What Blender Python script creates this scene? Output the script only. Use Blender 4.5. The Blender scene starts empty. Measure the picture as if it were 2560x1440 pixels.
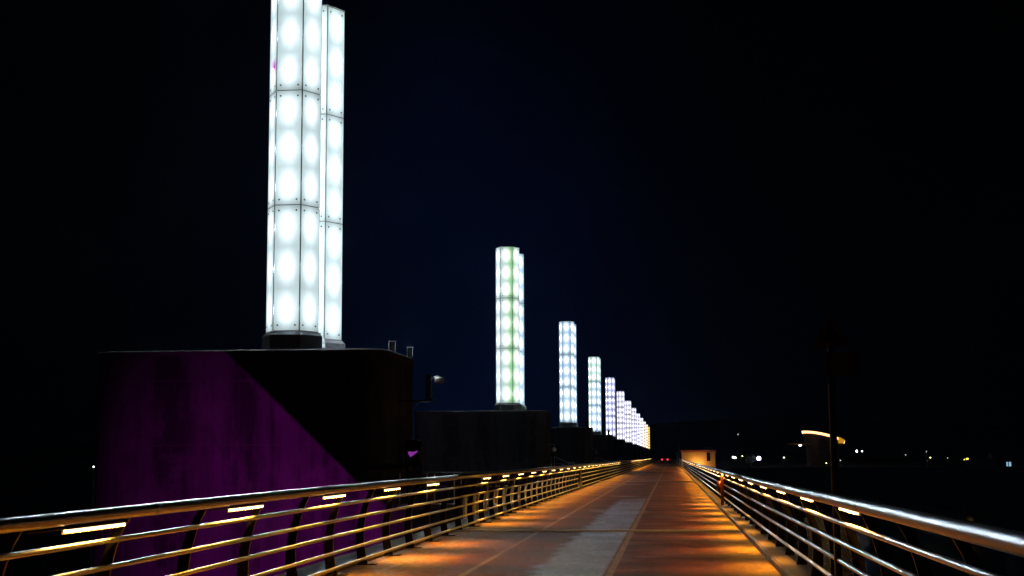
import bpy, math, random
from mathutils import Vector, Matrix
random.seed(7)
R = math.radians
sc = bpy.context.scene
col = sc.collection

# ------------------------------------------------------------------ camera
FPX = 3600.0
def cam_rot(vx=1677, vy=1141.5, roll=0.25):
    a = R(roll); x = vx-1280; y = 720-vy
    x1 = x*math.cos(a)+y*math.sin(a); y1 = -x*math.sin(a)+y*math.cos(a)
    p = math.atan(-y1/FPX); w = math.atan(x1/FPX*math.cos(p))
    return (Matrix.Rotation(w, 3, 'Z') @ Matrix.Rotation(math.pi/2+p, 3, 'X') @ Matrix.Rotation(-a, 3, 'Z'))
CR = cam_rot(); EYE = 1.6
cd = bpy.data.cameras.new('camera'); co = bpy.data.objects.new('camera', cd); col.objects.link(co)
cd.sensor_width = 36; cd.lens = 36*FPX/2560; cd.clip_end = 9000; cd.clip_start = .1
co.matrix_world = Matrix.Translation((0, 0, EYE)) @ CR.to_4x4()
sc.camera = co
def at(px, py, Y):
    """where in the place the line of sight through a photo pixel meets distance Y"""
    d = CR @ Vector((px-1280, 720-py, -FPX)); k = Y/d.y
    return Vector((d.x*k, Y, d.z*k+EYE))

# ------------------------------------------------------------------ mesh helper
class MB:
    def __init__(s): s.v = []; s.f = []; s.m = []; s.uv = {}
    def poly(s, pts, m=0, uv=None):
        b = len(s.v); s.v += [tuple(p) for p in pts]; s.f.append(tuple(range(b, b+len(pts)))); s.m.append(m)
        if uv: s.uv[len(s.f)-1] = uv
    def box(s, x0, x1, y0, y1, z0, z1, m=0):
        b = len(s.v)
        s.v += [(x0,y0,z0),(x1,y0,z0),(x1,y1,z0),(x0,y1,z0),(x0,y0,z1),(x1,y0,z1),(x1,y1,z1),(x0,y1,z1)]
        for q in ((0,3,2,1),(4,5,6,7),(0,1,5,4),(1,2,6,5),(2,3,7,6),(3,0,4,7)):
            s.f.append(tuple(b+i for i in q)); s.m.append(m)
    def prism(s, pts, z0, z1, m=0, top=None):
        n = len(pts); b = len(s.v); top = top or pts
        s.v += [(p[0],p[1],z0) for p in pts] + [(p[0],p[1],z1) for p in top]
        s.f.append(tuple(b+i for i in reversed(range(n)))); s.m.append(m)
        s.f.append(tuple(b+n+i for i in range(n))); s.m.append(m)
        for i in range(n):
            j = (i+1) % n; s.f.append((b+i,b+j,b+n+j,b+n+i)); s.m.append(m)
    def tube(s, pts, r, n=8, m=0, cap=True):
        pts = [Vector(p) for p in pts]; b = len(s.v); N = len(pts)
        for i, p in enumerate(pts):
            t = (pts[min(i+1,N-1)]-pts[max(i-1,0)]).normalized()
            up = Vector((0,0,1)) if abs(t.z) < .9 else Vector((1,0,0))
            a = t.cross(up).normalized(); c = a.cross(t)
            rr = r[i] if isinstance(r, (list, tuple)) else r
            for k in range(n):
                q = 2*math.pi*k/n; s.v.append(tuple(p+(a*math.cos(q)+c*math.sin(q))*rr))
        for i in range(N-1):
            for k in range(n):
                s.f.append((b+i*n+k, b+i*n+(k+1)%n, b+(i+1)*n+(k+1)%n, b+(i+1)*n+k)); s.m.append(m)
        if cap:
            s.f.append(tuple(b+k for k in reversed(range(n)))); s.m.append(m)
            s.f.append(tuple(b+(N-1)*n+k for k in range(n))); s.m.append(m)
    def ball(s, c, r, m=0, n=8, k=6, sz=1):
        b = len(s.v)
        for i in range(k+1):
            th = math.pi*i/k
            for j in range(n):
                ph = 2*math.pi*j/n
                s.v.append((c[0]+r*math.sin(th)*math.cos(ph), c[1]+r*math.sin(th)*math.sin(ph), c[2]+r*sz*math.cos(th)))
        for i in range(k):
            for j in range(n):
                s.f.append((b+i*n+j, b+(i+1)*n+j, b+(i+1)*n+(j+1)%n, b+i*n+(j+1)%n)); s.m.append(m)
    def data(s, name, mats, smooth=False):
        me = bpy.data.meshes.new(name); me.from_pydata(s.v, [], s.f)
        for m in (mats if isinstance(mats, (list, tuple)) else [mats]): me.materials.append(m)
        me.polygons.foreach_set('material_index', s.m)
        if s.uv:
            u = me.uv_layers.new(name='UVMap')
            for fi, c in s.uv.items():
                for li, q in zip(me.polygons[fi].loop_indices, c): u.data[li].uv = q
        if smooth: me.polygons.foreach_set('use_smooth', [True]*len(me.polygons))
        me.update(); return me
def link(name, me, parent=None, loc=(0,0,0), rz=0):
    o = bpy.data.objects.new(name, me); col.objects.link(o); o.parent = parent
    o.location = loc; o.rotation_euler.z = rz; return o
def build(name, mb, mats, parent=None, loc=(0,0,0), smooth=False):
    return link(name, mb.data(name, mats, smooth), parent, loc)
def tag(o, label=None, cat=None, group=None, kind=None):
    if label: o['label'] = label
    if cat: o['category'] = cat
    if group: o['group'] = group
    if kind: o['kind'] = kind
    return o
def thing(name, label, cat, loc=(0,0,0), group=None):
    return tag(link(name, None, None, loc), label, cat, group)

# ------------------------------------------------------------------ materials
def newmat(name):
    m = bpy.data.materials.new(name); m.use_nodes = True
    nt = m.node_tree; b = nt.nodes['Principled BSDF']; return m, nt, b
def N(nt, t, **k):
    n = nt.nodes.new(t)
    for a, v in k.items(): setattr(n, a, v)
    return n
def mth(nt, op, a, b=None, clamp=False):
    n = N(nt, 'ShaderNodeMath', operation=op); n.use_clamp = clamp
    for i, x in enumerate((a, b)):
        if x is None: continue
        if isinstance(x, (int, float)): n.inputs[i].default_value = x
        else: nt.links.new(x, n.inputs[i])
    return n.outputs[0]
def mixc(nt, f, a, b):
    n = N(nt, 'ShaderNodeMix', data_type='RGBA')
    for i, x in ((0, f), (6, a), (7, b)):
        if isinstance(x, (int, float)): n.inputs[i].default_value = x
        elif isinstance(x, tuple): n.inputs[i].default_value = (*x, 1)
        else: nt.links.new(x, n.inputs[i])
    return n.outputs[2]
def ramp(nt, f, a, b):
    n = N(nt, 'ShaderNodeMapRange'); n.inputs[1].default_value = a; n.inputs[2].default_value = b
    nt.links.new(f, n.inputs[0]); return n.outputs[0]
def noise(nt, scale, vec=(1,1,1), detail=4, rough=.6, coord='Object'):
    tc = N(nt, 'ShaderNodeTexCoord'); mp = N(nt, 'ShaderNodeMapping'); mp.inputs['Scale'].default_value = vec
    nt.links.new(tc.outputs[coord], mp.inputs[0]); n = N(nt, 'ShaderNodeTexNoise')
    n.inputs['Scale'].default_value = scale; n.inputs['Detail'].default_value = detail; n.inputs['Roughness'].default_value = rough
    nt.links.new(mp.outputs[0], n.inputs['Vector']); return n.outputs[0]
def simple(name, c, rough=.6, metal=0, var=.25, scale=6, bump=.0, vec=(1,1,1)):
    m, nt, b = newmat(name)
    f = noise(nt, scale, vec)
    nt.links.new(mixc(nt, ramp(nt, f, .3, .7), tuple(x*(1-var) for x in c), tuple(min(1, x*(1+var)) for x in c)), b.inputs['Base Color'])
    b.inputs['Metallic'].default_value = metal
    nt.links.new(mth(nt, 'ADD', mth(nt, 'MULTIPLY', f, .25), rough-.12), b.inputs['Roughness'])
    if bump:
        bp = N(nt, 'ShaderNodeBump'); bp.inputs['Strength'].default_value = bump; bp.inputs['Distance'].default_value = .02
        nt.links.new(noise(nt, scale*6, vec), bp.inputs['Height']); nt.links.new(bp.outputs[0], b.inputs['Normal'])
    return m
def emis(name, c, s):
    m, nt, b = newmat(name); b.inputs['Base Color'].default_value = (.3,.3,.3,1)
    b.inputs['Emission Color'].default_value = (*c, 1); b.inputs['Emission Strength'].default_value = s; return m

steel, _n, _b = newmat('brushed_steel')
_b.inputs['Base Color'].default_value = (.60,.64,.72,1); _b.inputs['Metallic'].default_value = 1; _b.inputs['Roughness'].default_value = .33
plate = simple('post_steel', (.022,.019,.016), .6, .1, .3, 9)
plate.node_tree.nodes['Principled BSDF'].inputs['Specular IOR Level'].default_value = .12
flange = simple('post_flange', (.13,.125,.125), .4, .8, .2, 9)
darkmetal = simple('dark_metal', (.03,.03,.032), .5, .6)
greymetal = simple('grey_metal', (.3,.3,.31), .45, .5)
galv = simple('galvanised', (.5,.5,.5), .4, .9)
jointm = simple('joint_steel', (.42,.44,.48), .5, .15, .2, 5)
concrete = simple('deck_concrete', (.16,.15,.14), .85, 0, .3, 2, .3)
kerbm = simple('kerb_concrete', (.10,.07,.045), .8, 0, .45, 3, .4, (1,.6,1))
pedestal = simple('pedestal_paint', (.22,.23,.25), .6, 0, .12, 4)
bronze = simple('bronze_cladding', (.10,.045,.018), .6, .2, .25, .6, 0, (3,3,.3))
huttm = simple('hut_render', (.24,.14,.06), .85, 0, .15, .8)
huttr = simple('hut_trim', (.14,.03,.02), .6)
redp = simple('red_paint', (.05,.002,.002), .45, 0, .2, 12)
redsign = simple('sign_red', (.022,.001,.001), .8)
white = simple('white_paint', (.7,.7,.72), .5, 0, .08)
black = simple('black_paint', (.008,.008,.008), .9); black.node_tree.nodes['Principled BSDF'].inputs['Specular IOR Level'].default_value = 0
carp = simple('car_paint', (.02,.02,.025), .3, .5)
leafm = simple('leaves', (.05,.09,.02), .7, 0, .5, 3)
barkm = simple('bark', (.06,.04,.03), .9)
asph = simple('lane_paint', (.15,.11,.075), .8, 0, .55, 5, .3, (4,.5,1))
strip_e = emis('warm_strip', (1,.46,.05), 110)
strip_s = emis('warm_strip_side', (1,.68,.36), 3.6)
lamp_w = emis('white_lamp', (1,.97,.92), 12)
lamp_b = emis('violet_lamp', (.55,.45,1), 14)
lamp_y = emis('amber_lamp', (1,.62,.08), 5)
lamp_c = emis('cool_window', (.35,.7,.9), .75)
lamp_dim = emis('faint_lamp', (.9,.95,.8), 1.4)
red_e = emis('tail_lamp', (1,.02,.06), 6)
rim_e = emis('rim_light', (1,.60,.26), 2.4)
amb_e = emis('amber_window', (1,.42,.02), .55)
purp_e = emis('violet_reflection', (.45,.06,.6), .45)

# road: worn red-brown coating, a grey strip left of the lane line with the columns' blue reflection painted in
def road_mat():
    m, nt, b = newmat('road_surface')
    tc = N(nt, 'ShaderNodeTexCoord'); sp = N(nt, 'ShaderNodeSeparateXYZ'); nt.links.new(tc.outputs['Object'], sp.inputs[0])
    X, Y = sp.outputs[0], sp.outputs[1]
    big = noise(nt, .35, (1,.45,1), 5); mid = noise(nt, 1.6, (1,.8,1), 6); fine = noise(nt, 11, (1,.45,1), 5, .75)
    bands = noise(nt, 1.0, (.12,.9,1), 3)
    red = mixc(nt, ramp(nt, mid, .35, .68), (.028,.007,.004), (.085,.022,.011))
    red = mixc(nt, ramp(nt, bands, .44, .58), red, (.12,.045,.02))
    brown = mixc(nt, ramp(nt, mid, .3, .7), (.032,.010,.006), (.125,.046,.026))
    wob = mth(nt, 'MULTIPLY', mth(nt, 'SUBTRACT', mid, .5), .9)
    Xw = mth(nt, 'ADD', X, wob)
    left = ramp(nt, X, -.84, -.94)                       # left of the lane line
    c = mixc(nt, left, red, brown)
    blue_sheen = mth(nt, 'MULTIPLY', ramp(nt, Xw, -2.02, -1.86), ramp(nt, X, -.92, -.98))
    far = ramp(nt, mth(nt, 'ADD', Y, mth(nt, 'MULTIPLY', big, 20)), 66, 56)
    blue_sheen = mth(nt, 'MULTIPLY', blue_sheen, far)
    grey = mixc(nt, ramp(nt, fine, .3, .7), (.04,.06,.13), (.17,.26,.54))  # strip colour carries the columns' bluish reflection
    worn = mth(nt, 'MULTIPLY', ramp(nt, big, .56, .66), .55)
    c = mixc(nt, mth(nt, 'MULTIPLY', worn, left), c, (.15,.13,.15))
    stain = noise(nt, .8, (1,.55,1), 7, .72)
    blot = mixc(nt, ramp(nt, stain, .36, .60), (.38,.36,.36), (1.25,1.2,1.15))
    mz = N(nt, 'ShaderNodeMix', data_type='RGBA', blend_type='MULTIPLY'); mz.inputs[0].default_value = 1
    c = mixc(nt, blue_sheen, c, grey)
    edge = ramp(nt, mth(nt, 'ADD', X, wob), .65, 1.3)  # golden lamp light along the right kerb, painted into the colour
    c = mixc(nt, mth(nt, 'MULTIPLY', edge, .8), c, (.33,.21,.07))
    edge2 = ramp(nt, mth(nt, 'SUBTRACT', X, wob), -3.2, -4.2)  # the same lamp light painted along the left kerb
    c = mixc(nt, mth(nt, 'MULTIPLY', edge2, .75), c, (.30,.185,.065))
    sw = mixc(nt, ramp(nt, fine, .25, .8), (.35,.35,.35), (1.6,1.6,1.6))
    mx = N(nt, 'ShaderNodeMix', data_type='RGBA', blend_type='MULTIPLY'); mx.inputs[0].default_value = 1
    nt.links.new(c, mz.inputs[6]); nt.links.new(blot, mz.inputs[7])
    nt.links.new(mz.outputs[2], mx.inputs[6]); nt.links.new(sw, mx.inputs[7])
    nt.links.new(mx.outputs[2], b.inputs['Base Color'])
    nt.links.new(mth(nt, 'SUBTRACT', mth(nt, 'ADD', mth(nt, 'MULTIPLY', mid, .4), .45), mth(nt, 'MULTIPLY', blue_sheen, .15)), b.inputs['Roughness'])
    nt.links.new(mth(nt, 'ADD', mth(nt, 'MULTIPLY', mth(nt, 'MAXIMUM', blue_sheen, mth(nt, 'MULTIPLY', worn, 1.0)), .55), .10), b.inputs['Specular IOR Level'])
    bp = N(nt, 'ShaderNodeBump'); bp.inputs['Strength'].default_value = .8; bp.inputs['Distance'].default_value = .02
    nt.links.new(mth(nt, 'ADD', fine, mth(nt, 'MULTIPLY', bands, 1.5)), bp.inputs['Height']); nt.links.new(bp.outputs[0], b.inputs['Normal'])
    return m
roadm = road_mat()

def pier_mat():
    m, nt, b = newmat('pier_concrete')
    st = noise(nt, .75, (1,1,.05), 6, .7); bl = noise(nt, .8, (1,1,.7), 8, .75); fn = noise(nt, 9, (1,1,1), 4)
    c = mixc(nt, ramp(nt, st, .43, .56), (.005,.005,.005), (.038,.038,.037))
    c = mixc(nt, mth(nt, 'MULTIPLY', ramp(nt, bl, .48, .68), .7), c, (.08,.078,.076))
    tc = N(nt, 'ShaderNodeTexCoord'); sp = N(nt, 'ShaderNodeSeparateXYZ'); nt.links.new(tc.outputs['Object'], sp.inputs[0])
    z = sp.outputs[2]
    ln = mth(nt, 'ABSOLUTE', mth(nt, 'SUBTRACT', mth(nt, 'MODULO', mth(nt, 'ADD', z, 57.0), 2.15), 1.0))
    c = mixc(nt, mth(nt, 'MULTIPLY', ramp(nt, ln, .035, .015), .6), c, (.04,.04,.04))
    nt.links.new(c, b.inputs['Base Color']); b.inputs['Roughness'].default_value = .9
    bp = N(nt, 'ShaderNodeBump'); bp.inputs['Strength'].default_value = .3; bp.inputs['Distance'].default_value = .02
    nt.links.new(fn, bp.inputs['Height']); nt.links.new(bp.outputs[0], b.inputs['Normal'])
    return m
pierm = pier_mat(); capm = simple('cap_concrete', (.035,.035,.034), .85, 0, .3, 2)

def water_mat():
    m, nt, b = newmat('river_water')
    b.inputs['Base Color'].default_value = (.004,.006,.008,1); b.inputs['Roughness'].default_value = .12
    bp = N(nt, 'ShaderNodeBump'); bp.inputs['Strength'].default_value = .4; bp.inputs['Distance'].default_value = .3
    nt.links.new(noise(nt, .8, (1,1,1), 4), bp.inputs['Height']); nt.links.new(bp.outputs[0], b.inputs['Normal'])
    return m

def panel_mat(name, valley, core, green=0, painted_reflection=False, peak=560):
    """frosted glass lit from behind: three soft lamps one above another per pane (UV in metres)"""
    m, nt, b = newmat(name)
    uv = N(nt, 'ShaderNodeUVMap'); sp = N(nt, 'ShaderNodeSeparateXYZ'); nt.links.new(uv.outputs[0], sp.inputs[0])
    u, v = sp.outputs[0], sp.outputs[1]                      # u -0.5..0.5 of the width, v 0..1 of the height
    v3 = mth(nt, 'SUBTRACT', mth(nt, 'FRACT', mth(nt, 'MULTIPLY', v, 3)), .5)
    a = mth(nt, 'POWER', mth(nt, 'ABSOLUTE', mth(nt, 'DIVIDE', u, .37)), 2.0)
    c = mth(nt, 'POWER', mth(nt, 'ABSOLUTE', mth(nt, 'DIVIDE', v3, .40)), 2.0)
    r2 = mth(nt, 'ADD', a, c)
    g = mth(nt, 'EXPONENT', mth(nt, 'MULTIPLY', mth(nt, 'POWER', r2, 1.0), -1.15))
    g2 = mth(nt, 'EXPONENT', mth(nt, 'MULTIPLY', r2, -20))
    ob = N(nt, 'ShaderNodeObjectInfo')
    vc = valley
    if green:
        gr = mth(nt, 'MULTIPLY', ramp(nt, mth(nt, 'MULTIPLY', u, green), -.35, .35), 1.0)
        vc = mixc(nt, gr, valley, (.24,.56,.30)); core = mixc(nt, gr, core, (.80,1,.68))
    nz = noise(nt, .9, (1,1,1), 4)
    low = mth(nt, 'ADD', mth(nt, 'MULTIPLY', nz, .75), mth(nt, 'ADD', mth(nt, 'MULTIPLY', ob.outputs['Random'], .16), .48))
    edge = mth(nt, 'SUBTRACT', 1.0, mth(nt, 'MULTIPLY', ramp(nt, mth(nt, 'ABSOLUTE', mth(nt, 'SUBTRACT', v, .5)), .42, .5), .36))
    s = mth(nt, 'ADD', mth(nt, 'MULTIPLY', mth(nt, 'MULTIPLY', low, edge), 1.0), mth(nt, 'ADD', mth(nt, 'MULTIPLY', g, .85), mth(nt, 'MULTIPLY', g2, peak)))
    cc = mixc(nt, mth(nt, 'MULTIPLY', g, 1.6, True), vc, core)
    if painted_reflection:  # purple reflection on the glass, painted into the pane's glow
        mg = mth(nt, 'MULTIPLY', ramp(nt, mth(nt, 'ABSOLUTE', mth(nt, 'SUBTRACT', v, .22)), .09, .0), ramp(nt, mth(nt, 'ABSOLUTE', mth(nt, 'SUBTRACT', u, .1)), .45, .1))
        cc = mixc(nt, mg, cc, (.62,.02,.72)); s = mth(nt, 'MULTIPLY', s, mth(nt, 'SUBTRACT', 1.0, mth(nt, 'MULTIPLY', mg, .6)))
    b.inputs['Base Color'].default_value = (.06,.07,.07,1); b.inputs['Roughness'].default_value = .5
    nt.links.new(cc, b.inputs['Emission Color']); nt.links.new(s, b.inputs['Emission Strength'])
    return m
P_cyan = panel_mat('frosted_glass_cool', (.53,.68,.70), (.80,.93,1))
P_mag = panel_mat('frosted_glass_purple_reflection', (.53,.68,.70), (.80,.93,1), painted_reflection=True)
P_gr = panel_mat('frosted_glass_green_right', (.50,.66,.74), (1,1,1), green=1)
P_gl = panel_mat('frosted_glass_green_left', (.50,.66,.74), (1,1,1), green=-1)
P_ice = panel_mat('frosted_glass_ice', (.36,.55,.76), (.80,.92,1), peak=300)
P_vio = panel_mat('frosted_glass_violet', (.30,.34,.72), (.93,.94,1), peak=25)
P_wh = panel_mat('frosted_glass_white', (.44,.44,.62), (.93,.93,1), peak=8)
P_te = panel_mat('frosted_glass_teal', (.38,.64,.62), (.95,1,.97), peak=60)
P_ye = panel_mat('frosted_glass_yellow', (.75,.42,.04), (1,.78,.22), peak=3)
P_wa = panel_mat('frosted_glass_warm', (.62,.46,.36), (1,.92,.8), peak=6)

# ------------------------------------------------------------------ night sky, water, land
w = bpy.data.worlds.new('World'); sc.world = w; w.use_nodes = True; nt = w.node_tree
bg = nt.nodes['Background']
sky = N(nt, 'ShaderNodeTexSky', sky_type='NISHITA'); sky.sun_disc = False; sky.sun_elevation = R(-6); sky.sun_rotation = R(180)
tc = N(nt, 'ShaderNodeTexCoord'); sp = N(nt, 'ShaderNodeSeparateXYZ'); nt.links.new(tc.outputs['Generated'], sp.inputs[0])
el = mth(nt, 'MAXIMUM', sp.outputs[2], 0)
dx = mth(nt, 'ADD', sp.outputs[0], .13)                  # towards the lit columns and the town behind them
dist = mth(nt, 'ADD', mth(nt, 'MULTIPLY', mth(nt, 'MULTIPLY', dx, dx), 70), mth(nt, 'MULTIPLY', mth(nt, 'MULTIPLY', el, el), 15))
front = ramp(nt, sp.outputs[1], 0, .6)
gl = mth(nt, 'MULTIPLY', mth(nt, 'EXPONENT', mth(nt, 'MULTIPLY', dist, -1)), front)
c = mixc(nt, gl, (.00001,.00001,.00006), (.0002,.0014,.0080))
ad = N(nt, 'ShaderNodeMix', data_type='RGBA', blend_type='ADD'); ad.inputs[0].default_value = .0006
nt.links.new(c, ad.inputs[6]); nt.links.new(sky.outputs[0], ad.inputs[7])
nt.links.new(ad.outputs[2], bg.inputs[0]); bg.inputs[1].default_value = 1.0

mb = MB(); mb.poly([(-4000,-400,-10),(4000,-400,-10),(4000,6000,-10),(-4000,6000,-10)])
tag(build('water', mb, water_mat()), kind='structure')
landm = simple('dark_land', (.004,.0045,.003), .95, 0, .4, .02)
def land(pts, z, zb):
    mb = MB(); n = len(pts); cx = sum(p[0] for p in pts)/n; cy = sum(p[1] for p in pts)/n
    mb.prism([(p[0]+(p[0]-cx)*.0+0, p[1]-14 if p[1] < 500 else p[1]) for p in pts], zb, z, 0, pts); return mb
tag(build('ground', land([(14,345),(900,250),(3500,600),(3500,5200),(-3500,5200),(-3500,900),(-60,905),(14,880)], -1.0, -10.5), landm), kind='structure')
mb = MB()
rid = [(-3600,6),(-2600,16),(-1700,22),(-900,30),(-400,46),(-150,60),(30,74),(170,77),(330,74),(560,60),(800,44),(1100,34),(1500,30),(2200,26),(3400,10)]
prev = None; pts = []
for i in range(len(rid)-1):
    for k in range(10):
        t = k/10; x = rid[i][0]*(1-t)+rid[i+1][0]*t; h = rid[i][1]*(1-t)+rid[i+1][1]*t + random.uniform(-1.2,1.2)
        pts.append((x, h))
for a, b_ in zip(pts, pts[1:]):
    mb.poly([(a[0],2500,-1.2),(b_[0],2500,-1.2),(b_[0],3000,b_[1]),(a[0],3000,a[1])])
    mb.poly([(a[0],3000,a[1]),(b_[0],3000,b_[1]),(b_[0],3700,-1.2),(a[0],3700,-1.2)])
tag(build('hills', mb, landm), kind='structure')

# ------------------------------------------------------------------ road on the bridge
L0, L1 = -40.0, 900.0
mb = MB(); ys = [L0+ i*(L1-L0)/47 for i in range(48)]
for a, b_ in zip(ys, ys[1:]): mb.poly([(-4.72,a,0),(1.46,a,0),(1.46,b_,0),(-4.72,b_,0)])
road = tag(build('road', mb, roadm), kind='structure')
for x, wd in ((-.86,.10),(-2.86,.09),(-4.12,.09)):
    mb = MB(); y = L0
    while y < L1:
        y2 = min(L1, y+20); mb.poly([(x-wd/2,y,.004),(x+wd/2,y,.004),(x+wd/2,y2,.004),(x-wd/2,y2,.004)]); y = y2
    build('lane_marking', mb, asph, road)
def hexpts(r, cx=0, cy=0, a0=0): return [(cx+r*math.cos(R(60*i+a0)), cy+r*math.sin(R(60*i+a0))) for i in range(6)]

br = thing('bridge', 'long concrete girder bridge carrying the red-brown road between two steel railings', 'bridge')
mb = MB()
prof = [(-5.25,-.02),(-5.25,-1.2),(-5.1,-4.2),(1.6,-4.2),(2.0,-1.2),(2.0,-.02)]
b0 = len(mb.v)
mb.v += [(x,L0,z) for x, z in prof]+[(x,L1,z) for x, z in prof]
for i in range(6):
    j = (i+1)%6; mb.f.append((b0+i,b0+j,b0+6+j,b0+6+i)); mb.m.append(0)
mb.f += [tuple(b0+i for i in range(6)), tuple(b0+6+i for i in reversed(range(6)))]; mb.m += [0,0]
build('girder', mb, concrete, br)
def kerb(x0, x1, h, ch):
    mb = MB(); y = L0
    while y < 600:
        y2 = y+31.2 - .02
        mb.box(x0, x1, y, y2, -.015, h-ch)
        a, b_ = (x0+ch, x1) if x0 > 0 else (x0, x1-ch)
        pt = [(x0,y),(x1,y),(x1,y2),(x0,y2)]; tp = [(a,y),(b_,y),(b_,y2),(a,y2)]
        mb.prism(pt, h-ch, h, 0, tp); y += 31.2
    return mb
build('kerb', kerb(1.465, 1.99, .11, .03), kerbm, br)
build('kerb', kerb(-5.24, -4.725, .06, .02), kerbm, br)
for k, yj in enumerate((31.6, 94.0, 156.4, 218.8, 281.2)):
    mb = MB()
    mb.box(-4.70, -2.2, yj-.16, yj-.04, .002, .022); mb.box(-4.70, -2.2, yj+.06, yj+.18, .002, .022)
    mb.box(-2.19, 1.45, yj-.13, yj-.01, .002, .026); mb.box(-2.19, 1.45, yj+.09, yj+.21, .002, .026)
    mb.box(-4.70, 1.45, yj-.03 , yj+.05, .001, .008, 1)
    build('expansion_joint', mb, [jointm, black], br)
for k in range(13):
    y = 50.3+62.4*k; mb = MB(); mb.prism([(-4.2,y-1.4),(.8,y-1.4),(.8,y+1.4),(-4.2,y+1.4)], -10.8, -4.1)
    build('support_column', mb, concrete, br)

# ------------------------------------------------------------------ railings
PU = [(0,1.10),(.075,.97),(.125,.84),(.165,.70),(.19,.56),(.197,.42),(.188,.28),(.155,.12),(.13,.0)]   # outward offset, height
def post_mesh(sgn, half=.011):
    mb = MB(); th = half
    inn = [(u+.002, z) for i, (u, z) in enumerate(PU)]
    out = [(u+.068+.010*i, z) for i, (u, z) in enumerate(PU)]
    b = len(mb.v)
    for y in (-th, th):
        mb.v += [(sgn*u, y, z) for u, z in inn] + [(sgn*u, y, z) for u, z in out]
    n = len(PU); o = 2*n
    for i in range(n-1):
        mb.f += [(i,i+1,n+i+1,n+i), (o+i,o+n+i,o+n+i+1,o+i+1), (i,o+i,o+i+1,i+1), (n+i,n+i+1,o+n+i+1,o+n+i)]
    mb.f += [(0,n,o+n,o), (n-1,o+n-1,o+2*n-1,2*n-1)]
    mb.m = [0]*len(mb.f)
    # thin inner flange that catches the light, and round bosses where the rails pass through
    for (a, za), (c, zc) in zip(inn, inn[1:]):
        mb.v += [(sgn*(a-.006),-.014,za),(sgn*(a-.006),.014,za),(sgn*(c-.006),.014,zc),(sgn*(c-.006),-.014,zc)]
        q = len(mb.v)-4; mb.f.append((q,q+1,q+2,q+3)); mb.m.append(1)
        mb.v += [(sgn*a,-.014,za),(sgn*a,.014,za),(sgn*c,.014,zc),(sgn*c,-.014,zc)]
        mb.f += [(q,q+3,q+7,q+4),(q+1,q+5,q+6,q+2)]; mb.m += [1,1]
    mb.box(*(sorted((sgn*.0, sgn*.30))), -.09, .09, -.012, .014, 0)
    return mb
RAILS = [(.070,.95),(.142,.725),(.180,.51),(.176,.285),(.132,.085)]
post_me = {s: post_mesh(s).data('post', [plate, flange]) for s in (-1, 1)}
def strip_mesh(off):
    mb = MB()
    mb.poly([(-.02,0,-.103),(-.02,1.12,-.103),(.02,1.12,-.103),(.02,0,-.103)], 0); mb.box(-.021, .021, 0, 1.12, -.1025, -.078, 2)          # diffuser underside lit
    mb.box(*sorted((off*.021, off*.027)), -.03, 1.15, -.114, -.0771, 1)   # lip that keeps the light off the river
    mb.box(-.026, .026, -.03, 1.15, -.077, -.058, 1)       # housing
    mb.tube([(0,-.66,-.070),(0,-.03,-.070)], .010, 6, 1)   # cable conduit back to the post
    return mb.data('light_strip', [strip_e, plate, strip_s])
strip_me = {s: strip_mesh(s) for s in (-1, 1)}
DY = 62.4/31
# the lamps are shaded towards the river and throw their light down and inwards on the road
beam = bpy.data.lights.new('strip_beam', 'AREA'); beam.shape = 'RECTANGLE'; beam.size = .03; beam.size_y = 1.1
beam.color = (1,.40,.03); beam.energy = 50; beam.spread = R(116); BEAM = 37
beams = [beam]
for e in (38, 60, 46):
    b2 = beam.copy(); b2.energy = e; beams.append(b2)
def dz_of(side, y):
    y = max(4, y)
    if side > 0: return max(0, (26-min(26, y))/18)*.06
    return -max(0, (20-min(20, y))/11)*.03
def section(side, y0, y1, phase, strip_off, lit, label):
    X = 1.55 if side > 0 else -4.45; ztop = 1.14 if side > 0 else 1.19
    t = thing('railing', label, 'railing', (X, y0, 0), 'steel railing sections along the bridge')
    step = 4 if y1 < 40 else 16
    def ylist():
        n = max(2, int((y1-y0)/step)); return [y0+.07+(y1-y0-.14)*i/n for i in range(n+1)]
    def sag(y): return 0
    top = MB(); top.tube([(0, y-y0, ztop+dz_of(side, y)) for y in ylist()], .055, 14)
    yj = y0+4.1
    while yj < min(y1-1, y0+60):
        if y1 < 95: top.tube([(0, yj-y0, ztop+dz_of(side, yj)), (0, yj-y0+.09, ztop+dz_of(side, yj+.09))], .0575, 14)
        yj += 3*DY
    build('top_rail', top, steel, t, smooth=True)
    for u, z in RAILS:
        mb = MB(); mb.tube([(side*u, y-y0, z+(ztop-1.17)+dz_of(side, y)) for y in ylist()], .0245, 10)
        build('rail', mb, steel, t, smooth=True)
    k = math.ceil((y0+.3-phase)/DY)
    while phase+k*DY < y1-.2:
        y = phase+k*DY
        o = link('post', post_me[side], t, (0, y-y0, 0)); o.scale.z = (ztop+dz_of(side, y)-.02)/1.10
        if k % 2 == 0 and lit(y) and y+strip_off+1.1 < y1:
            st = link('light_strip', strip_me[side], t, (.028 if side > 0 else 0, y-y0+strip_off, ztop+dz_of(side, y)+(.018 if side > 0 else 0)))
            if y < 290:
                bo = bpy.data.objects.new('strip_beam', beams[(k//2*7+int(y)) % 4]); col.objects.link(bo); bo.parent = st
                bo.location = (-side*.004, .56, -.118); bo.rotation_euler = (0, R(side*BEAM), 0)
        k += 1
    return t
sec = [(2.0,30.0),(30.0,92.4),(92.4,154.8),(154.8,217.2),(217.2,279.6),(279.6,342.0),(342.0,404.4)]
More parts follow.
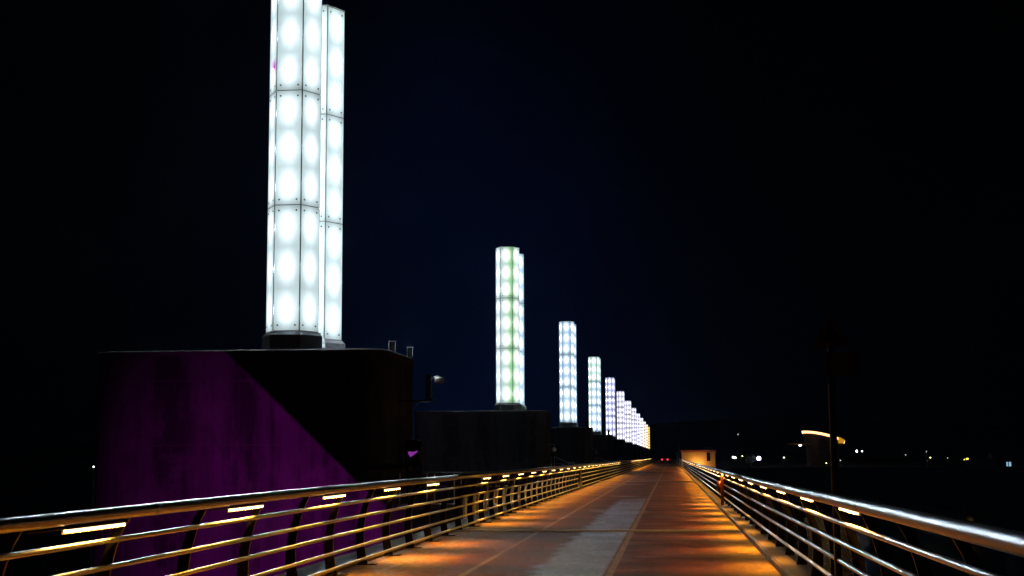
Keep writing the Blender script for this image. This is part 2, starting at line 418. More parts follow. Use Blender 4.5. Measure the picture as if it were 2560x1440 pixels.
labL = ['nearest left railing section, lamps under its top pipe, in the lower left corner',
 'second left railing section, starting at the gap in the top pipe, lamps all along',
 'third left railing section, beside the third pier, only its near half with lamps',
 'fourth left railing section, beside the fourth pier, its near end dark',
 'fifth left railing section, tiny and packed with yellow lamps', 'sixth left railing section, tiny, just before the lamps end',
 'farthest left railing section, tiny and without lamps where the bridge vanishes']
for i, (a, b_) in enumerate(sec):
    lit = (lambda y: True) if i < 2 else ((lambda y: y < 128) if i == 2 else ((lambda y: y > 164) if i == 3 else (lambda y: y < 330)))
    section(-1, a, b_, 9.65, .70, lit, labL[i])
labR = ['nearest right railing section, bright pipes crossing the lower right corner of the photo',
 'second right railing section, passing behind the red marker post', 'third right railing section, far and small between marker post and hut', 'fourth right railing section, ending at the white post by the hut']
for i, (a, b_) in enumerate([(2.0,31.4),(31.4,93.8),(93.8,156.2),(156.2,203.0)]):
    section(1, a, b_, 8.45, .30, (lambda y: y > 12), labR[i])
section(1, 212, 280, 8.45, .3, (lambda y: y < 225), 'faint right railing section beyond the lit hut')

# ------------------------------------------------------------------ piers
ordw = ['first','second','third','fourth','fifth','sixth','seventh','eighth','ninth','tenth','eleventh','twelfth','thirteenth']
def rrect(x0, x1, y0, y1, r, n=6):
    out = []
    for cx, cy, a in ((x1-r,y0+r,-90),(x1-r,y1-r,0),(x0+r,y1-r,90),(x0+r,y0+r,180)):
        for i in range(n+1): out.append((cx+r*math.cos(R(a+90*i/n)), cy+r*math.sin(R(a+90*i/n))))
    return out
mb = MB(); mb.prism(rrect(-19.7, -9.45, 0, 6.5, 1.1), -10.8, 5.05); pier_me = mb.data('body', pierm)
mb = MB(); mb.prism(rrect(-19.74, -9.41, -.04, 6.54, 1.12), 5.052, 5.20); mb.prism(rrect(-19.74, -9.41, -.04, 6.54, 1.12), 5.201, 5.25, 0, rrect(-19.69, -9.46, .01, 6.49, 1.08)); cap_me = mb.data('cap', capm)
def pier(k):
    Y = 47.2+62.4*k
    t = thing('bridge_pier', f'{"nearest" if k == 0 else ordw[k]} dark concrete river pier left of the bridge' + (', half lit purple and streaked' if k == 0 else f', under the {ordw[k]} pair of lit columns'), 'pier', (0, Y, 0 if k == 0 else -.1), 'concrete piers beside the bridge')
    link('body', pier_me, t); link('cap', cap_me, t)
for k in range(13): pier(k)

# ------------------------------------------------------------------ lit columns
HP = [(0,4.2),(4.2,3.9),(8.1,4.0)]; RH = .905; S = RH
def face_panel(z0, h, detail=True):
    """one glass pane of the hexagon, centred on its face, in local x (width) / -y (outward)"""
    mb = MB(); w2 = S/2-.016; y = 0; t = .022; z1 = z0+h-.014; z0 = z0+.014
    uv = [(-.5,0),(.5,0),(.5,1),(-.5,1)]
    mb.poly([(-w2,-t,z0),(w2,-t,z0),(w2,-t,z1),(-w2,-t,z1)], 0, uv)
    for q in ([(-w2,0,z0),(-w2,-t,z0),(-w2,-t,z1),(-w2,0,z1)], [(w2,-t,z0),(w2,0,z0),(w2,0,z1),(w2,-t,z1)],
              [(-w2,-t,z1),(w2,-t,z1),(w2,0,z1),(-w2,0,z1)], [(-w2,0,z0),(w2,0,z0),(w2,-t,z0),(-w2,-t,z0)]): mb.poly(q, 1)
    if detail:
        for sx in (-1, 1):
            for z in (z0+.17, z1-.17):
                c = (sx*(w2-.13), -t-.012, z); b = len(mb.v); n = 8
                for yy, r in ((-t, .032), (-t-.015, .026)):
                    for i in range(n): mb.v.append((c[0]+r*math.cos(2*math.pi*i/n), yy, z+r*math.sin(2*math.pi*i/n)))
                for i in range(n):
                    mb.f.append((b+i, b+(i+1)%n, b+n+(i+1)%n, b+n+i)); mb.m.append(2)
                mb.f.append(tuple(b+n+i for i in range(n))); mb.m.append(2)
    return mb
framem = simple('joint_frame', (.10,.11,.11), .5, .3)
APO = RH*math.cos(R(30))
pane_me = {}
def pane(i, mat):
    key = (i, mat.name)
    if key not in pane_me: pane_me[key] = face_panel(*HP[i]).data('glass_panel', [mat, framem, darkmetal])
    return pane_me[key]
mb = MB(); mb.prism(hexpts(RH-.03), 0, 12.1); core_me = mb.data('frame', framem)
mb = MB(); mb.prism(hexpts(RH+.035), 12.1, 12.14); cap2_me = mb.data('roof_cap', greymetal)
mb = MB(); mb.prism(hexpts(1.06), -.62, -.14); mb.prism(hexpts(1.06), -.139, -.001, 0, hexpts(.93)); ped_me = mb.data('pedestal', pedestal)
def column(k, back):
    Y = 48.35+62.4*k + (3.55 if back else 0); X = -12.90 if k == 0 else (-12.42 if k == 1 else -12.25)
    z = 5.90 if k == 0 else 5.74
    if back: z += 0 if k == 0 else 0
    place = 'back' if back else 'front'
    how = ['frosted white', 'greenish white', 'ice white', 'green-topped ice white', 'violet-white', 'lilac-white'][k] if k < 6 else ('yellow' if k == 12 else 'white')
    t = thing('light_column', f'{how} glowing hexagonal glass column, the {place} one of the {"nearest" if k == 0 else ordw[k]} pair', 'light column', (X, Y, z), 'glowing glass columns on the piers')
    if k == 0: t.scale.z = 1.03
    base = [P_cyan, P_ice, P_ice, P_ice, P_vio, P_wh][k] if k < 6 else (P_ye if k == 12 else (P_wa if k > 9 else P_wh))
    link('pedestal', ped_me, t); link('frame', core_me, t); link('roof_cap', cap2_me, t)
    faces = range(6)
    for f in faces:
        a = -90+60*f
        if k >= 6 and a in (90, 150): continue            # hidden far faces of distant columns
        for i in range(3):
            m = base
            if k == 1 and not back and i < 3: m = {0: P_gr, 1: P_gl}.get(f, P_cyan)
            if k == 3 and (i == 2 or f == 5): m = P_te
            if k == 0 and not back and f == 5 and i == 2: m = P_mag
            o = link('glass_panel', pane(i, m), t, (APO*math.cos(R(a)), APO*math.sin(R(a)), 0), R(a+90))
for k in range(13):
    column(k, False); column(k, True)

# ------------------------------------------------------------------ things on the piers
def edge_box(px, py0, py1, wpx, Y, zfoot, label):
    a = at(px, py0, Y); b_ = at(px+wpx, py0, Y); z1 = a.z; w_ = b_.x-a.x; d = .22
    t = thing('gate_box', label, 'equipment box', ((a.x+b_.x)/2, Y, zfoot), 'boxes on the pier edge')
    h = z1-zfoot; mb = MB(); mb.box(-w_/2+.02, w_/2-.02, -d/2+.02, d/2, 0, h-.03); build('housing', mb, black, t)
    mb = MB(); mb.tube([(-w_/2,-d/2,0),(-w_/2,-d/2,h),(w_/2,-d/2,h),(w_/2,-d/2,.08)], .010, 8)
    mb.tube([(-w_/2,-d/2+.03,h),(-w_/2,d/2,h),(w_/2,d/2,h)], .010, 8); build('trim', mb, white, t)
edge_box(974, 853, 868, 16, 50.6, 5.25, 'left one of two black pale-edged boxes on the corner of the nearest pier')
edge_box(1019, 868, 900, 14, 52.6, 5.25, 'right one of two black pale-edged boxes on the corner of the nearest pier')
for k, px in ((2, 1481), (3, 1517)):
    Y = 47.9+62.4*k; a = at(px, 1070, Y)
    t = thing('gate_box', f'tiny dark box on the corner of the {ordw[k]} pier', 'equipment box', (-9.95, Y, 5.15), 'boxes on the pier edge')
    mb = MB(); mb.box(-.18,.18,-.15,.15,0,.75); build('housing', mb, black, t); mb = MB(); mb.box(-.2,.2,-.17,.17,.751,.79); build('trim', mb, greymetal, t)

# CCTV on a bracket off the nose of the nearest pier
c0 = at(1071, 1000, 50.0)
t = thing('security_camera', 'pale dome security camera on an arm from a dark bracket post beside the nearest pier', 'security camera', (c0.x, 50, c0.z))
mb = MB(); mb.box(-.10,.10,-.10,.10,0,.90); build('mast', mb, black, t)
mb = MB(); mb.tube([(.112,-.09,.05),(.112,-.09,.86)], .009, 6); build('lit_edge_tube', mb, white, t)  # white tube stands in for the lit edge of the mast
mb = MB(); mb.box(-1.25,.22,-.2,.2,-.06,-.005); build('platform', mb, darkmetal, t)
mb = MB(); mb.tube([(-.95,-.2,-.075),(.05,-.2,-.075)], .012, 6); mb.tube([(-.98,-.2,-.55),(-.25,-.2,-.09)], .012, 6); build('strut', mb, greymetal, t)
mb = MB(); mb.tube([(.10,0,.72),(.2,0,.78),(.32,0,.82),(.42,0,.76)], [.03,.045,.05,.045], 8); build('arm', mb, greymetal, t, smooth=True)
mb = MB(); mb.tube([(.38,0,.60),(.38,0,.63),(.38,0,.76),(.38,0,.80)], [.13,.165,.165,.10], 14); h_ = build('camera_head', mb, white, t, smooth=False)
mb = MB(); mb.ball((.38,0,.61), .10, 0, 12, 8, .8); build('dome', mb, greymetal, h_, smooth=True)
for k, (px, py, Y) in enumerate(((1381,1112,109.8), (1488,1123,172.5))):
    c0 = at(px, py, Y)
    t = thing('security_camera', f'faint small security camera on the nose of the {ordw[k+1]} pier', 'security camera', c0)
    mb = MB(); mb.box(-.35,.16,-.05,.05,0,.06); build('arm', mb, greymetal, t)
    mb = MB(); mb.ball((.12,0,-.36), .17, 0, 10, 6); mb.tube([(.12,0,-.2),(.12,0,0)], .03, 6); build('camera_head', mb, greymetal, t, smooth=True)

# cabinet on the walkway, a purple reflection on it painted as a glow
c0 = at(1035, 1166, 50.3)
t = thing('control_cabinet', 'narrow round-topped control cabinet with a violet reflection painted as a glow on its front beside the nearest pier', 'cabinet', (c0.x, 50.3, 0.02))
hw, hh = .285, 2.21; zb = c0.z-.02
mb = MB(); prof = [(-hw,zb),(hw,zb),(hw,hh-.16),(hw-.05,hh-.05),(hw-.15,hh),(-hw+.15,hh),(-hw+.05,hh-.05),(-hw,hh-.16)]
n = len(prof); mb.v = [(x,-.2,z) for x, z in prof]+[(x,.2,z) for x, z in prof]
mb.f = [tuple(range(n)), tuple(reversed(range(n,2*n)))]+[(i,n+i,n+(i+1)%n,(i+1)%n) for i in range(n)]; mb.m = [0]*len(mb.f)
build('housing', mb, plate, t)
mb = MB(); mb.box(-hw+.06,-hw+.10,-.24,-.201,zb+.02,hh-.35); mb.box(hw-.10,hw-.01,-.23,-.201,zb+.02,hh-.3); build('door_frame', mb, greymetal, t)
mb = MB(); mb.poly([(-.17,-.215,1.72),(-.09,-.215,1.60),(.0,-.215,1.66),(.15,-.215,1.77),(.17,-.215,1.83),(.02,-.215,1.78),(-.17,-.215,1.80)])
mb.v += [(x, -.203, z) for x, y, z in mb.v]; mb.f += [(i,(i+1)%7,7+(i+1)%7,7+i) for i in range(7)]; mb.m += [0]*7
build('front_reflection', mb, purp_e, t)
mb = MB(); 
for sx in (-1, 1): mb.box(sx*.22-.03, sx*.22+.03, -.03,.03, 0, zb-.001)
build('stand', mb, plate, t)

def walkway(k):
    Y = 49.3+62.4*k
    t = thing('walkway', f'short railed service walkway between the bridge and the {"nearest" if k == 0 else ordw[k]} pier', 'walkway', (0, Y, 0), 'service walkways to the piers')
    mb = MB(); mb.box(-9.38,-5.28,0,1.7,-.16,0); build('floor', mb, greymetal, t)
    for yy in (.04, 1.66):
        mb = MB(); mb.tube([(-9.3,yy,1.08),(-5.5,yy,1.08)], .022, 6); mb.tube([(-9.3,yy,.6),(-5.5,yy,.6)], .014, 6); build('handrail', mb, greymetal, t, smooth=True)
        for x in (-9.3,-8.35,-7.4,-6.45,-5.5):
            mb = MB(); mb.tube([(x,yy,0),(x,yy,1.08)], .024, 6); build('post', mb, steel, t)
for k in range(3): walkway(k)
def stair(k, px0, py0, px1, py1, px2):
    Y = 47.0+62.4*k+2; a = at(px0, py0, Y); b_ = at(px1, py1, Y); c_ = at(px2, py1, Y)
    t = thing('stair_handrail', f'pale sloping stair handrail beside the {ordw[k]} pier', 'handrail', (a.x, Y, 0), 'stair handrails')
    mb = MB(); mb.tube([(0,0,a.z),(b_.x-a.x,0,b_.z),(c_.x-a.x,0,b_.z)], .035, 6)
    build('handrail', mb, galv, t)
    for x, z in ((-.25, a.z), (0, a.z), (b_.x-a.x, b_.z), (c_.x-a.x-.02, b_.z)):
        mb = MB(); mb.tube([(x,0,-.16),(x,0,z)], .03, 6); build('post', mb, galv, t)
stair(1, 1386, 1142, 1422, 1157, 1437)
stair(2, 1492, 1143, 1512, 1151, 1524)

t = thing('slatted_fence', 'dim grey fence of broad upright slats seen through the left railing by the second pier', 'fence', (-6.3, 44, 0))
mb = MB(); y = 0
while y < 44: mb.box(-.03,.03,y,y+.5,-.9,.40); y += 1.02
build('slat', mb, white, t)
mb = MB(); mb.box(-.08,-.035,0,44,.25,.31); mb.box(-.08,-.035,0,44,-.7,-.64); build('crossbar', mb, greymetal, t)
mb = MB()
for y in range(0, 45, 5): mb.box(-.16,-.081,y,y+.1,-10.5,.38)
build('post', mb, plate, t)

# grey junction box and red marker
c0 = at(1441, 1181, 73)
t = thing('junction_box', 'pale grey junction box against the left railing near the third pier', 'junction box', (-4.62, 73, .06))
mb = MB(); mb.box(-.06,.10,-.6,.6,.28,.90); build('housing', mb, plate, t)
mb = MB(); mb.box(-.04,.14,-.5,-.4,0,.279); mb.box(-.04,.14,.4,.5,0,.279); build('leg', mb, greymetal, t)
a = at(1798, 1262, 46.0)
t = thing('marker_post', 'red marker post with a red box on its side against the right railing', 'marker post', (1.56, 45.2, .11))
mb = MB(); mb.box(-.05,.05,-.05,.05,0,.86); build('post', mb, redp, t)
mb = MB(); mb.tube([(-.09,-.03,.42),(-.11,-.03,.50),(-.11,-.03,.66),(-.08,-.03,.74)], [.05,.075,.075,.04], 10); build('hose_box', mb, redp, t, smooth=True)
mb = MB(); mb.tube([(0,0,.86),(0,0,.92)], [.06,.03], 10); build('lid', mb, redp, t)

# warning sign on a slim pole outside the right railing
Ys = 15.6; b0_ = at(2091, 1235, Ys); t0 = at(2076, 800, Ys)
t = thing('warning_sign', 'barely visible red triangular sign on a slim dark pole outside the right railing', 'sign', (b0_.x, Ys, 0))
lean = at(2080, 960, Ys).x - b0_.x
mb = MB(); mb.tube([(0,0,-.0),(lean*1.25,0,2.9)], .034, 12); build('pole', mb, plate, t, smooth=True)
mb = MB(); mb.tube([(-.034,-.012,.0),(lean-.038,-.012,2.36)], .009, 6); build('lit_edge_tube', mb, greymetal, t)  # pale tube added as the lit left edge of the pole
mb = MB(); mb.box(-.1,.1,-.1,.1,-.02,.02); mb.box(-.9 if b0_.x > 2.4 else -.3,.1,-.06,.06,-.14,-.021); build('base', mb, darkmetal, t)
sx, sz = lean*1.2, 2.75
mb = MB()
mb.v = [(sx-.2,-.06,sz),(sx+.2,-.06,sz),(sx,-.06,sz+.36),(sx-.2,-.045,sz),(sx+.2,-.045,sz),(sx,-.045,sz+.36)]
mb.f = [(0,1,2),(3,5,4),(0,3,4,1),(1,4,5,2),(2,5,3,0)]; mb.m = [0]*5; build('sign_plate', mb, redsign, t)
mb = MB(); mb.v = [(sx-.11,-.066,sz+.05),(sx+.11,-.066,sz+.05),(sx,-.066,sz+.25)]; mb.f = [(0,1,2)]; mb.m = [0]; build('sign_face', mb, black, t)
mb = MB(); mb.box(sx-.06,sx+.28,-.06,-.045,sz-.3,sz-.06); build('sign_plate', mb, redsign, t)

# parked vehicle far along the bridge
c0 = at(1662, 1148, 380)
t = thing('parked_car', 'distant dark car with two red tail lamps where the road vanishes', 'car', (c0.x, 380, 0))
mb = MB()
side = [(-2.1,.35),(2.1,.35),(2.15,.8),(1.3,.95),(.7,1.45),(-1.2,1.5),(-1.9,1.0),(-2.15,.95)]
n = len(side)
mb.v = [(-.88,y+2.1,z) for y, z in side]+[(.88,y+2.1,z) for y, z in side]
mb.f = [tuple(range(n)), tuple(reversed(range(n,2*n)))]+[(i,n+i,n+(i+1)%n,(i+1)%n) for i in range(n)]; mb.m = [0]*len(mb.f); build('body', mb, carp, t)
for sx in (-1, 1):
    mb = MB(); mb.box(sx*.70-.16, sx*.70+.16, -.09, -.051, .72, .98); build('tail_light', mb, red_e, t)
    for yy in (.8, 3.4):
        mb = MB(); mb.tube([(sx*.78,yy,.33),(sx*.92,yy,.33)], .33, 12); build('wheel', mb, black, t)

# ------------------------------------------------------------------ lit hut right of the bridge
Yh = 205.0; a = at(1704, 1126, Yh); b_ = at(1788, 1126, Yh)
t = thing('control_hut', 'low ochre control hut with a dark doorway and red-brown roof edge right of the bridge', 'hut', ((a.x+b_.x)/2, Yh, 0))
hwid = (b_.x-a.x)/2; zt = a.z
mb = MB(); mb.box(-hwid, hwid, 0, 5, -1.2, zt-.28); build('wall', mb, huttm, t)
mb = MB(); mb.box(-hwid-.12, hwid+.15, -.14, 5.15, zt-.279, zt+.02); build('roof', mb, huttr, t)
d0 = at(1767, 1165, Yh).x-(a.x+b_.x)/2
mb = MB(); mb.box(d0, d0+.5, -.03, -.004, .95, 2.15); build('window', mb, black, t)
mb = MB(); mb.box(d0-.85, d0-.83, -.02, -.004, .2, 1.9); mb.box(d0-1.35, d0-1.33, -.02, -.004, .2, 1.9); mb.box(d0-1.33, d0-.85, -.02, -.004, 1.88, 1.9); build('door', mb, huttr, t)
mb = MB(); mb.box(-hwid+.4, hwid-.4, .4, 4.6, -10.8, -1.201); build('support_column', mb, concrete, t)
for px in (1763, 1770, 1776):
    q = at(px, 1126, Yh).x-(a.x+b_.x)/2
    mb = MB(); mb.tube([(q,1,zt+.021),(q,1,zt+.32)], .02, 6); mb.ball((q,1,zt+.36), .075, 0, 8, 5); build('roof_vent', mb, greymetal, t)
# lamp that washes the hut wall
t = thing('wall_floodlight', 'low warm floodlight on the bridge edge washing the hut wall', 'floodlight', (3.7, Yh-1.3, .2))
mb = MB(); mb.box(-.18,.18,-.12,.0,0,.2); mb.box(-.05,.05,-.1,-.04,-1.4,-.001); mb.box(-1.75,.05,-.1,-.04,-1.5,-1.401); build('housing', mb, darkmetal, t)
mb = MB(); mb.box(-.15,.15,.002,.015,.02,.18); build('lens', mb, emis('flood_lens', (1,.55,.16), 20), t)
al = bpy.data.lights.new('flood_beam', 'AREA'); al.shape = 'RECTANGLE'; al.size = .3; al.size_y = .16; al.color = (1,.55,.12); al.energy = 150
ao = bpy.data.objects.new('lamp', al); col.objects.link(ao); ao.parent = t; ao.location = (0, .03, .1); ao.rotation_euler = (R(100), 0, 0)
q = at(1697.5, 1170, 200)
t = thing('end_post', 'white square post where the right railing ends at the hut', 'post', (1.52, 202.6, 0))
mb = MB(); mb.prism([(-.16,-.16),(.16,-.16),(.16,.16),(-.16,.16)], .0, 1.18); build('shaft', mb, white, t)
mb = MB(); mb.prism([(-.19,-.19),(.19,-.19),(.19,.19),(-.19,.19)], 1.181, 1.26, 0, [(-.1,-.1),(.1,-.1),(.1,.1),(-.1,.1)]); build('cap', mb, white, t)
a = at(1698, 1128, 212); z1 = at(1698, 1104, 212).z
t = thing('mast', 'thin pale mast behind the white end post beside the hut', 'mast', (a.x, 212, 0))
mb = MB(); mb.tube([(0,0,0),(0,0,z1)], [.05,.03], 8); build('pole', mb, galv, t); mb = MB(); mb.box(-.12,.12,-.12,.12,0,.06); build('base', mb, galv, t)
a = at(1681, 1150, 260)
t = thing('height_post', 'thin grey upright post left of the mast on the far road edge', 'post', (1.3, 300, 0))
mb = MB(); mb.tube([(0,0,0),(0,0,2.5)], .09, 8); build('shaft', mb, galv, t); mb = MB(); mb.box(-.16,.16,-.16,.16,0,.08); build('base', mb, galv, t)

# ------------------------------------------------------------------ bowl-shaped hall on the far bank
Yb = 400.0
A = at(2012, 1075, Yb); B = at(2121, 1100, Yb); C0 = at(2024, 1124, Yb); D0 = at(2106, 1126, Yb)
cx = (A.x+B.x)/2; rx = (B.x-A.x)/2
t = thing('bowl_hall', 'bowl-shaped bronze hall with a slanting glowing rim on the far bank', 'building', (cx, Yb+9, -1.0))
def ring(rx_, ry_, cx_, zl, zr, n=48):
    return [(cx_+rx_*math.cos(2*math.pi*i/n), ry_*math.sin(2*math.pi*i/n), zl-(zl-zr)*((1+math.cos(2*math.pi*i/n))/2)**1.7) for i in range(n)]
zl, zr = A.z+1.1, B.z+1.0; zb = (C0.z+D0.z)/2+1.0
def shell(rings, mats, name, closed_top=True):
    mb = MB(); n = len(rings[0])
    for r_ in rings: mb.v += r_
    for k in range(len(rings)-1):
        for i in range(n): mb.f.append((k*n+i, k*n+(i+1)%n, (k+1)*n+(i+1)%n, (k+1)*n+i)); mb.m.append(0)
    if closed_top: mb.f.append(tuple((len(rings)-1)*n+i for i in range(n))); mb.m.append(0)
    return build(name, mb, mats, t, smooth=False)
rb = (D0.x-C0.x)/2; cb = (C0.x+D0.x)/2-cx
shell([ring(rb*.99, 7.8, cb, 0, 0), ring(rb, 8, cb, zb, zb), ring((rb+rx)/2, 8.6, cb/2, (zb+zl)/2, (zb+zr)/2), ring(rx-.35, 9.2, 0, zl-.92, zr-.92)], bronze, 'wall')
shell([ring(rx-.1, 9.5, 0, zl-.88, zr-.88), ring(rx, 9.6, 0, zl-.1, zr-.1)], rim_e, 'rim_light')
shell([ring(rx-.34, 9.2, 0, zl-.86, zr-.86), ring(rx+.05, 9.7, 0, zl-.08, zr-.08), ring(rx+.05, 9.7, 0, zl+.02, zr+.02)], bronze, 'roof')
ca = at(1972, 1111, Yb); cb_ = at(2030, 1108, Yb)
mb = MB(); mb.box(ca.x-cx, cb_.x-cx, -6, 0, ca.z+1.0, ca.z+1.22); build('canopy', mb, huttm, t)
ml = at(2002, 1112, Yb)
mb = MB(); mb.ball((ml.x-cx, -7, ml.z+.85), .42, 0, 8, 6, .5); build('canopy_light', mb, emis('canopy_lamp', (1,.85,.75), 6), t)
wa = at(2097, 1088, Yb); wb = at(2113, 1108, Yb)
mb = MB(); mb.v = [(wa.x-cx,-7.6,wb.z+1.0),(wb.x-cx-.1,-6.2,wb.z+1.0),(wb.x-cx+.2,-6.2,at(2113,1098,Yb).z+.8),(wa.x-cx,-7.9,wa.z+.7)]
mb.v += [(x, y+.2, z) for x, y, z in mb.v]; mb.f = [(0,1,2,3),(7,6,5,4)]+[(i,4+i,4+(i+1)%4,(i+1)%4) for i in range(4)]; mb.m = [0]*6
build('window', mb, amb_e, t)
mb = MB(); mb.box(wa.x-cx-2, at(2128,1106,Yb).x-cx, -8.4, -5, wb.z+.55, wb.z+.75); build('terrace', mb, huttm, t)
mb = MB(); mb.box(-rx*.8, rx*.8, -4, 6, 0, .6); build('foundation', mb, concrete, t)

# ------------------------------------------------------------------ lamps, trees and windows on the banks
def lamp(px, py, Y, r, mat, label, zg=-1.0, elong=1):
    c = at(px, py, Y)
    t = thing('street_lamp', label, 'street lamp', (c.x, Y, zg), 'distant lamps on the river banks')
    h = max(.8, c.z-zg)
    mb = MB(); mb.tube([(0,0,0),(0,0,h-r*.8)], [.09,.05], 6); build('pole', mb, darkmetal, t)
    mb = MB(); mb.ball((0,0,h), r, 0, 10, 6, elong); build('lamp_head', mb, mat, t, smooth=True)
lamp(1833, 1143, 350, .22, lamp_w, 'white distant lamp just right of the hut, leftmost of a close pair')
lamp(1838, 1144, 352, .30, lamp_w, 'white distant lamp just right of the hut, the right and brighter of a close pair')
lamp(1897, 1146, 350, .50, lamp_b, 'bright violet-white distant lamp between the hut and the bowl-shaped hall')
lamp(1960, 1144, 350, .24, lamp_dim, 'small dim white lamp below the left canopy of the bowl-shaped hall')
lamp(2142, 1128, 380, .20, lamp_w, 'left one of two tiny bluish lamps right of the bowl-shaped hall', elong=1.5)
lamp(2155, 1128, 380, .16, lamp_w, 'right one of two tiny bluish lamps right of the bowl-shaped hall')
lamp(2101, 1151, 360, .13, lamp_dim, 'faint dot of a lamp just right of the sign pole')
lamp(2264, 1137, 360, .12, lamp_dim, 'faint white lamp dot on the right bank, first past the tiny bluish pair')
lamp(2316, 1129, 370, .10, lamp_dim, 'faint highest lamp dot on the right bank')
lamp(2318, 1152, 350, .15, lamp_dim, 'faint white lamp beside the yellow-lit bush on the right bank')
lamp(2369, 1145, 360, .10, lamp_dim, 'faintest lone lamp dot between the yellow bush and the amber lamp')
lamp(2418, 1147, 350, .28, lamp_y, 'amber lamp on the right bank left of the two blue windows', elong=.6)
lamp(2411, 1149, 352, .14, lamp_y, 'smaller dim amber lamp touching the left of the bright amber lamp', elong=.7)
lamp(1845, 1086, 900, .30, lamp_dim, 'lone faint lamp high on the hillside above the hut')
lamp(234, 1167, 150, .10, emis('left_lamp', (1,1,1), 3), 'tiny white lamp far left beyond the purple pier', zg=-9.9)
#lamp(99, 1187, 150, .07, emis('left_faint', (1,1,1), .03), 'almost invisible lamp at the far left', zg=-9.9)
lamp(1095, 1131, 320, .20, emis('pier_lamp', (1,1,1), 4), 'tiny white lamp dot between the first and second piers', zg=-9.9)

def tree(px, py, Y, h, rad, label, seed, kindname='tree'):
    rnd = random.Random(seed); c = at(px, py, Y); t = thing(kindname, label, kindname, (c.x, Y, -1.0), 'small trees on the far bank')
    ht = c.z+1.0
    mb = MB(); mb.tube([(0,0,0),(.1,0,ht*.5),(0,.1,ht)], [.14,.10,.04], 6)
    for i in range(5):
        a_ = rnd.uniform(0,6.28); mb.tube([(.05,0,ht*.5+.1*i),(.7*rad*math.cos(a_),.7*rad*math.sin(a_),ht+.1*i)], [.05,.02], 5)
    build('trunk', mb, barkm, t)
    mb = MB()
    for i in range(500):
        a_ = rnd.uniform(0,6.28); q = rnd.random()**.5; zz = rnd.uniform(-1,1); rr = rad*q*math.sqrt(max(0,1-zz*zz))
        p = Vector((rr*math.cos(a_)*(1+.3*math.sin(3*a_)), rr*math.sin(a_), ht+zz*h*.5)); s = rnd.uniform(.10,.24)
        d1 = Vector((rnd.uniform(-1,1),rnd.uniform(-1,1),rnd.uniform(-1,1))).normalized(); d2 = d1.orthogonal().normalized()
        mb.poly([p-d1*s, p+d2*s*.6, p+d1*s, p-d2*s*.6])
    build('crown', mb, leafm, t)
tree(1850, 1146, 349, 1.7, 1.1, 'small tree lit green right of the close pair of white lamps', 1)
tree(1876, 1147, 350, 1.9, 1.2, 'small dim tree left of the violet-white lamp', 2)
tree(1970, 1148, 350, 1.8, 1.4, 'small dim tree under the canopy of the bowl-shaped hall', 3)
tree(2072, 1152, 348, 2.2, 1.5, 'yellow-green lit tree just left of the sign pole', 4)
tree(2324, 1149, 348, 1.2, .8, 'small yellow-lit bush beside a faint lamp on the right bank', 5)
for px, py, Y, nm_ in ((1856,1140,347.6,'left'), (2066,1158,346.6,'middle'), (2326,1144,346.5,'right')):
    c = at(px, py, Y); t = thing('garden_light', f'{ {"left": "low amber path light by the green tree right of the hut", "middle": "low amber path light under the yellow-green tree by the sign pole", "right": "low amber path light at the yellow bush on the right bank"}[nm_] }', 'path light', (c.x, Y, -1.0), 'path lights on the far bank')
    mb = MB(); mb.tube([(0,0,0),(0,0,c.z+1-.06)], .04, 6); build('pole', mb, darkmetal, t)
    mb = MB(); mb.ball((0,0,c.z+1), .07, 0, 8, 5); build('lamp_head', mb, emis('path_lamp_'+nm_, (1,.8,.15), 35), t)
a = at(2510, 1172, 350); b_ = at(2536, 1148, 350)
t = thing('bank_house', 'dark riverside house with two bluish lit windows on the right bank', 'house', (a.x, 350, -1.0))
wd = b_.x-a.x; hh = b_.z+1.0
mb = MB(); mb.box(-2, wd+3, 0, 6, 0, hh+.3); build('wall', mb, landm, t)
mb = MB(); mb.v = [(-2.4,-.4,hh+.31),(wd+3.4,-.4,hh+.31),(wd+3.4,6.4,hh+.31),(-2.4,6.4,hh+.31),(-2.4,3,hh+2),(wd+3.4,3,hh+2)]
mb.f = [(0,1,5,4),(2,3,4,5),(0,4,3),(1,2,5),(0,3,2,1)]; mb.m = [0]*5; build('roof', mb, darkmetal, t)
for p0, p1 in ((2516, 2520), (2522, 2528)):
    u0 = at(p0, 1155, 350); u1 = at(p1, 1167, 350)
    mb = MB(); mb.box(u0.x-a.x, u1.x-a.x, -.04, -.004, u1.z+1, u0.z+1); build('window', mb, lamp_c, t)

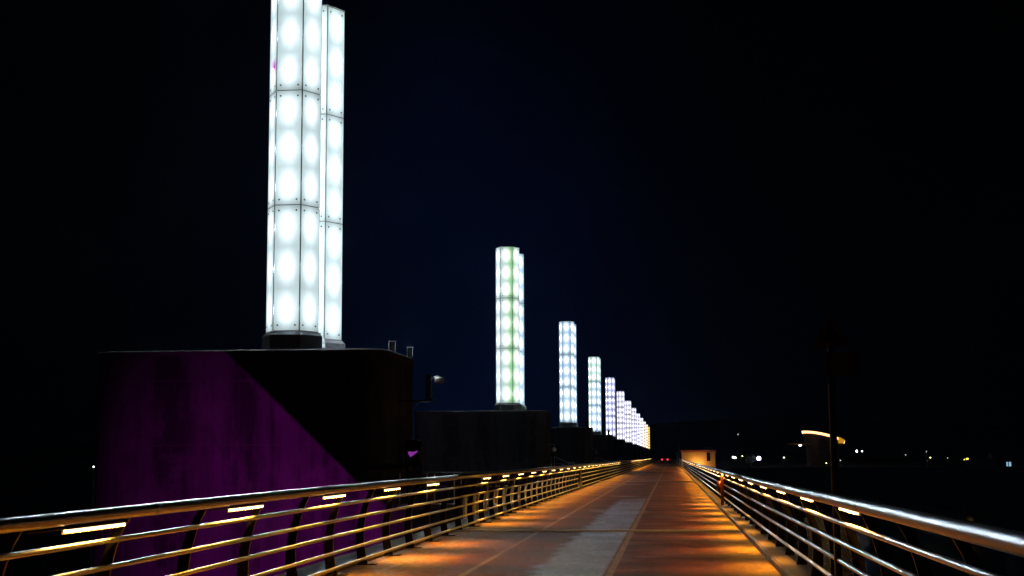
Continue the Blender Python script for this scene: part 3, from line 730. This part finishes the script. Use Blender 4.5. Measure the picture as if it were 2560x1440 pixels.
# ------------------------------------------------------------------ violet floodlight below the bridge, shaded by its girder
F = Vector((-.35, 16, -8.75))
t = thing('river_floodlight', 'violet floodlight on a concrete footing under the bridge', 'floodlight', (F.x, F.y, -10.2))
mb = MB(); mb.box(-.8,.8,-.8,.8,0,.9); build('footing', mb, concrete, t)
mb = MB(); mb.box(-.25,.25,-.3,-.05,1.1,1.55); mb.box(-.05,.05,-.2,-.1,.901,1.099); build('housing', mb, darkmetal, t)
ta = math.tan(R(14.9))
mb = MB(); mb.v = [(-.2*ta,.3,1.0),(-.2*ta,.3,3.2),(-1.5*ta,1.6,1.0),(-1.5*ta,1.6,3.2)]; mb.v = [(x+.02-.0,y,z) for x,y,z in mb.v]+[(x+.04,y,z) for x,y,z in mb.v]
mb.f = [(0,1,3,2),(4,6,7,5),(0,4,5,1),(2,3,7,6),(0,2,6,4),(1,5,7,3)]; mb.m = [0]*6; build('added_flap', mb, darkmetal, t)  # unseen flap added to keep the violet light off the second pier
ld = bpy.data.lights.new('violet_spot', 'SPOT'); ld.color = (.80,.02,.82); ld.energy = 37000; ld.spot_size = R(32); ld.spot_blend = 1; ld.shadow_soft_size = .05
lo = bpy.data.objects.new('lamp', ld); col.objects.link(lo); lo.parent = t; lo.location = (0, .1, F.z+10.2)
dr = Vector((-10.3, 47.2, -1.7))-F; lo.rotation_euler = dr.to_track_quat('-Z', 'Y').to_euler()

HAZE = 0.00012
if HAZE:
    mb = MB(); mb.box(-60, 60, -30, 940, -11.5, 40)
    m = bpy.data.materials.new('haze'); m.use_nodes = True; n_ = m.node_tree; n_.nodes.remove(n_.nodes['Principled BSDF'])
    pv = N(n_, 'ShaderNodeVolumePrincipled'); pv.inputs['Color'].default_value = (.35,.55,1,1); pv.inputs['Density'].default_value = HAZE
    n_.links.new(pv.outputs[0], n_.nodes['Material Output'].inputs['Volume'])
    tag(build('haze', mb, m), kind='stuff')

sc.view_settings.view_transform = 'Standard'; sc.view_settings.look = 'None'; sc.view_settings.exposure = 0; sc.view_settings.gamma = 1
sc.cycles.use_denoising = True; sc.cycles.use_light_tree = True
sc.cycles.sample_clamp_indirect = 4; sc.cycles.max_bounces = 6; sc.cycles.caustics_reflective = False; sc.cycles.caustics_refractive = False
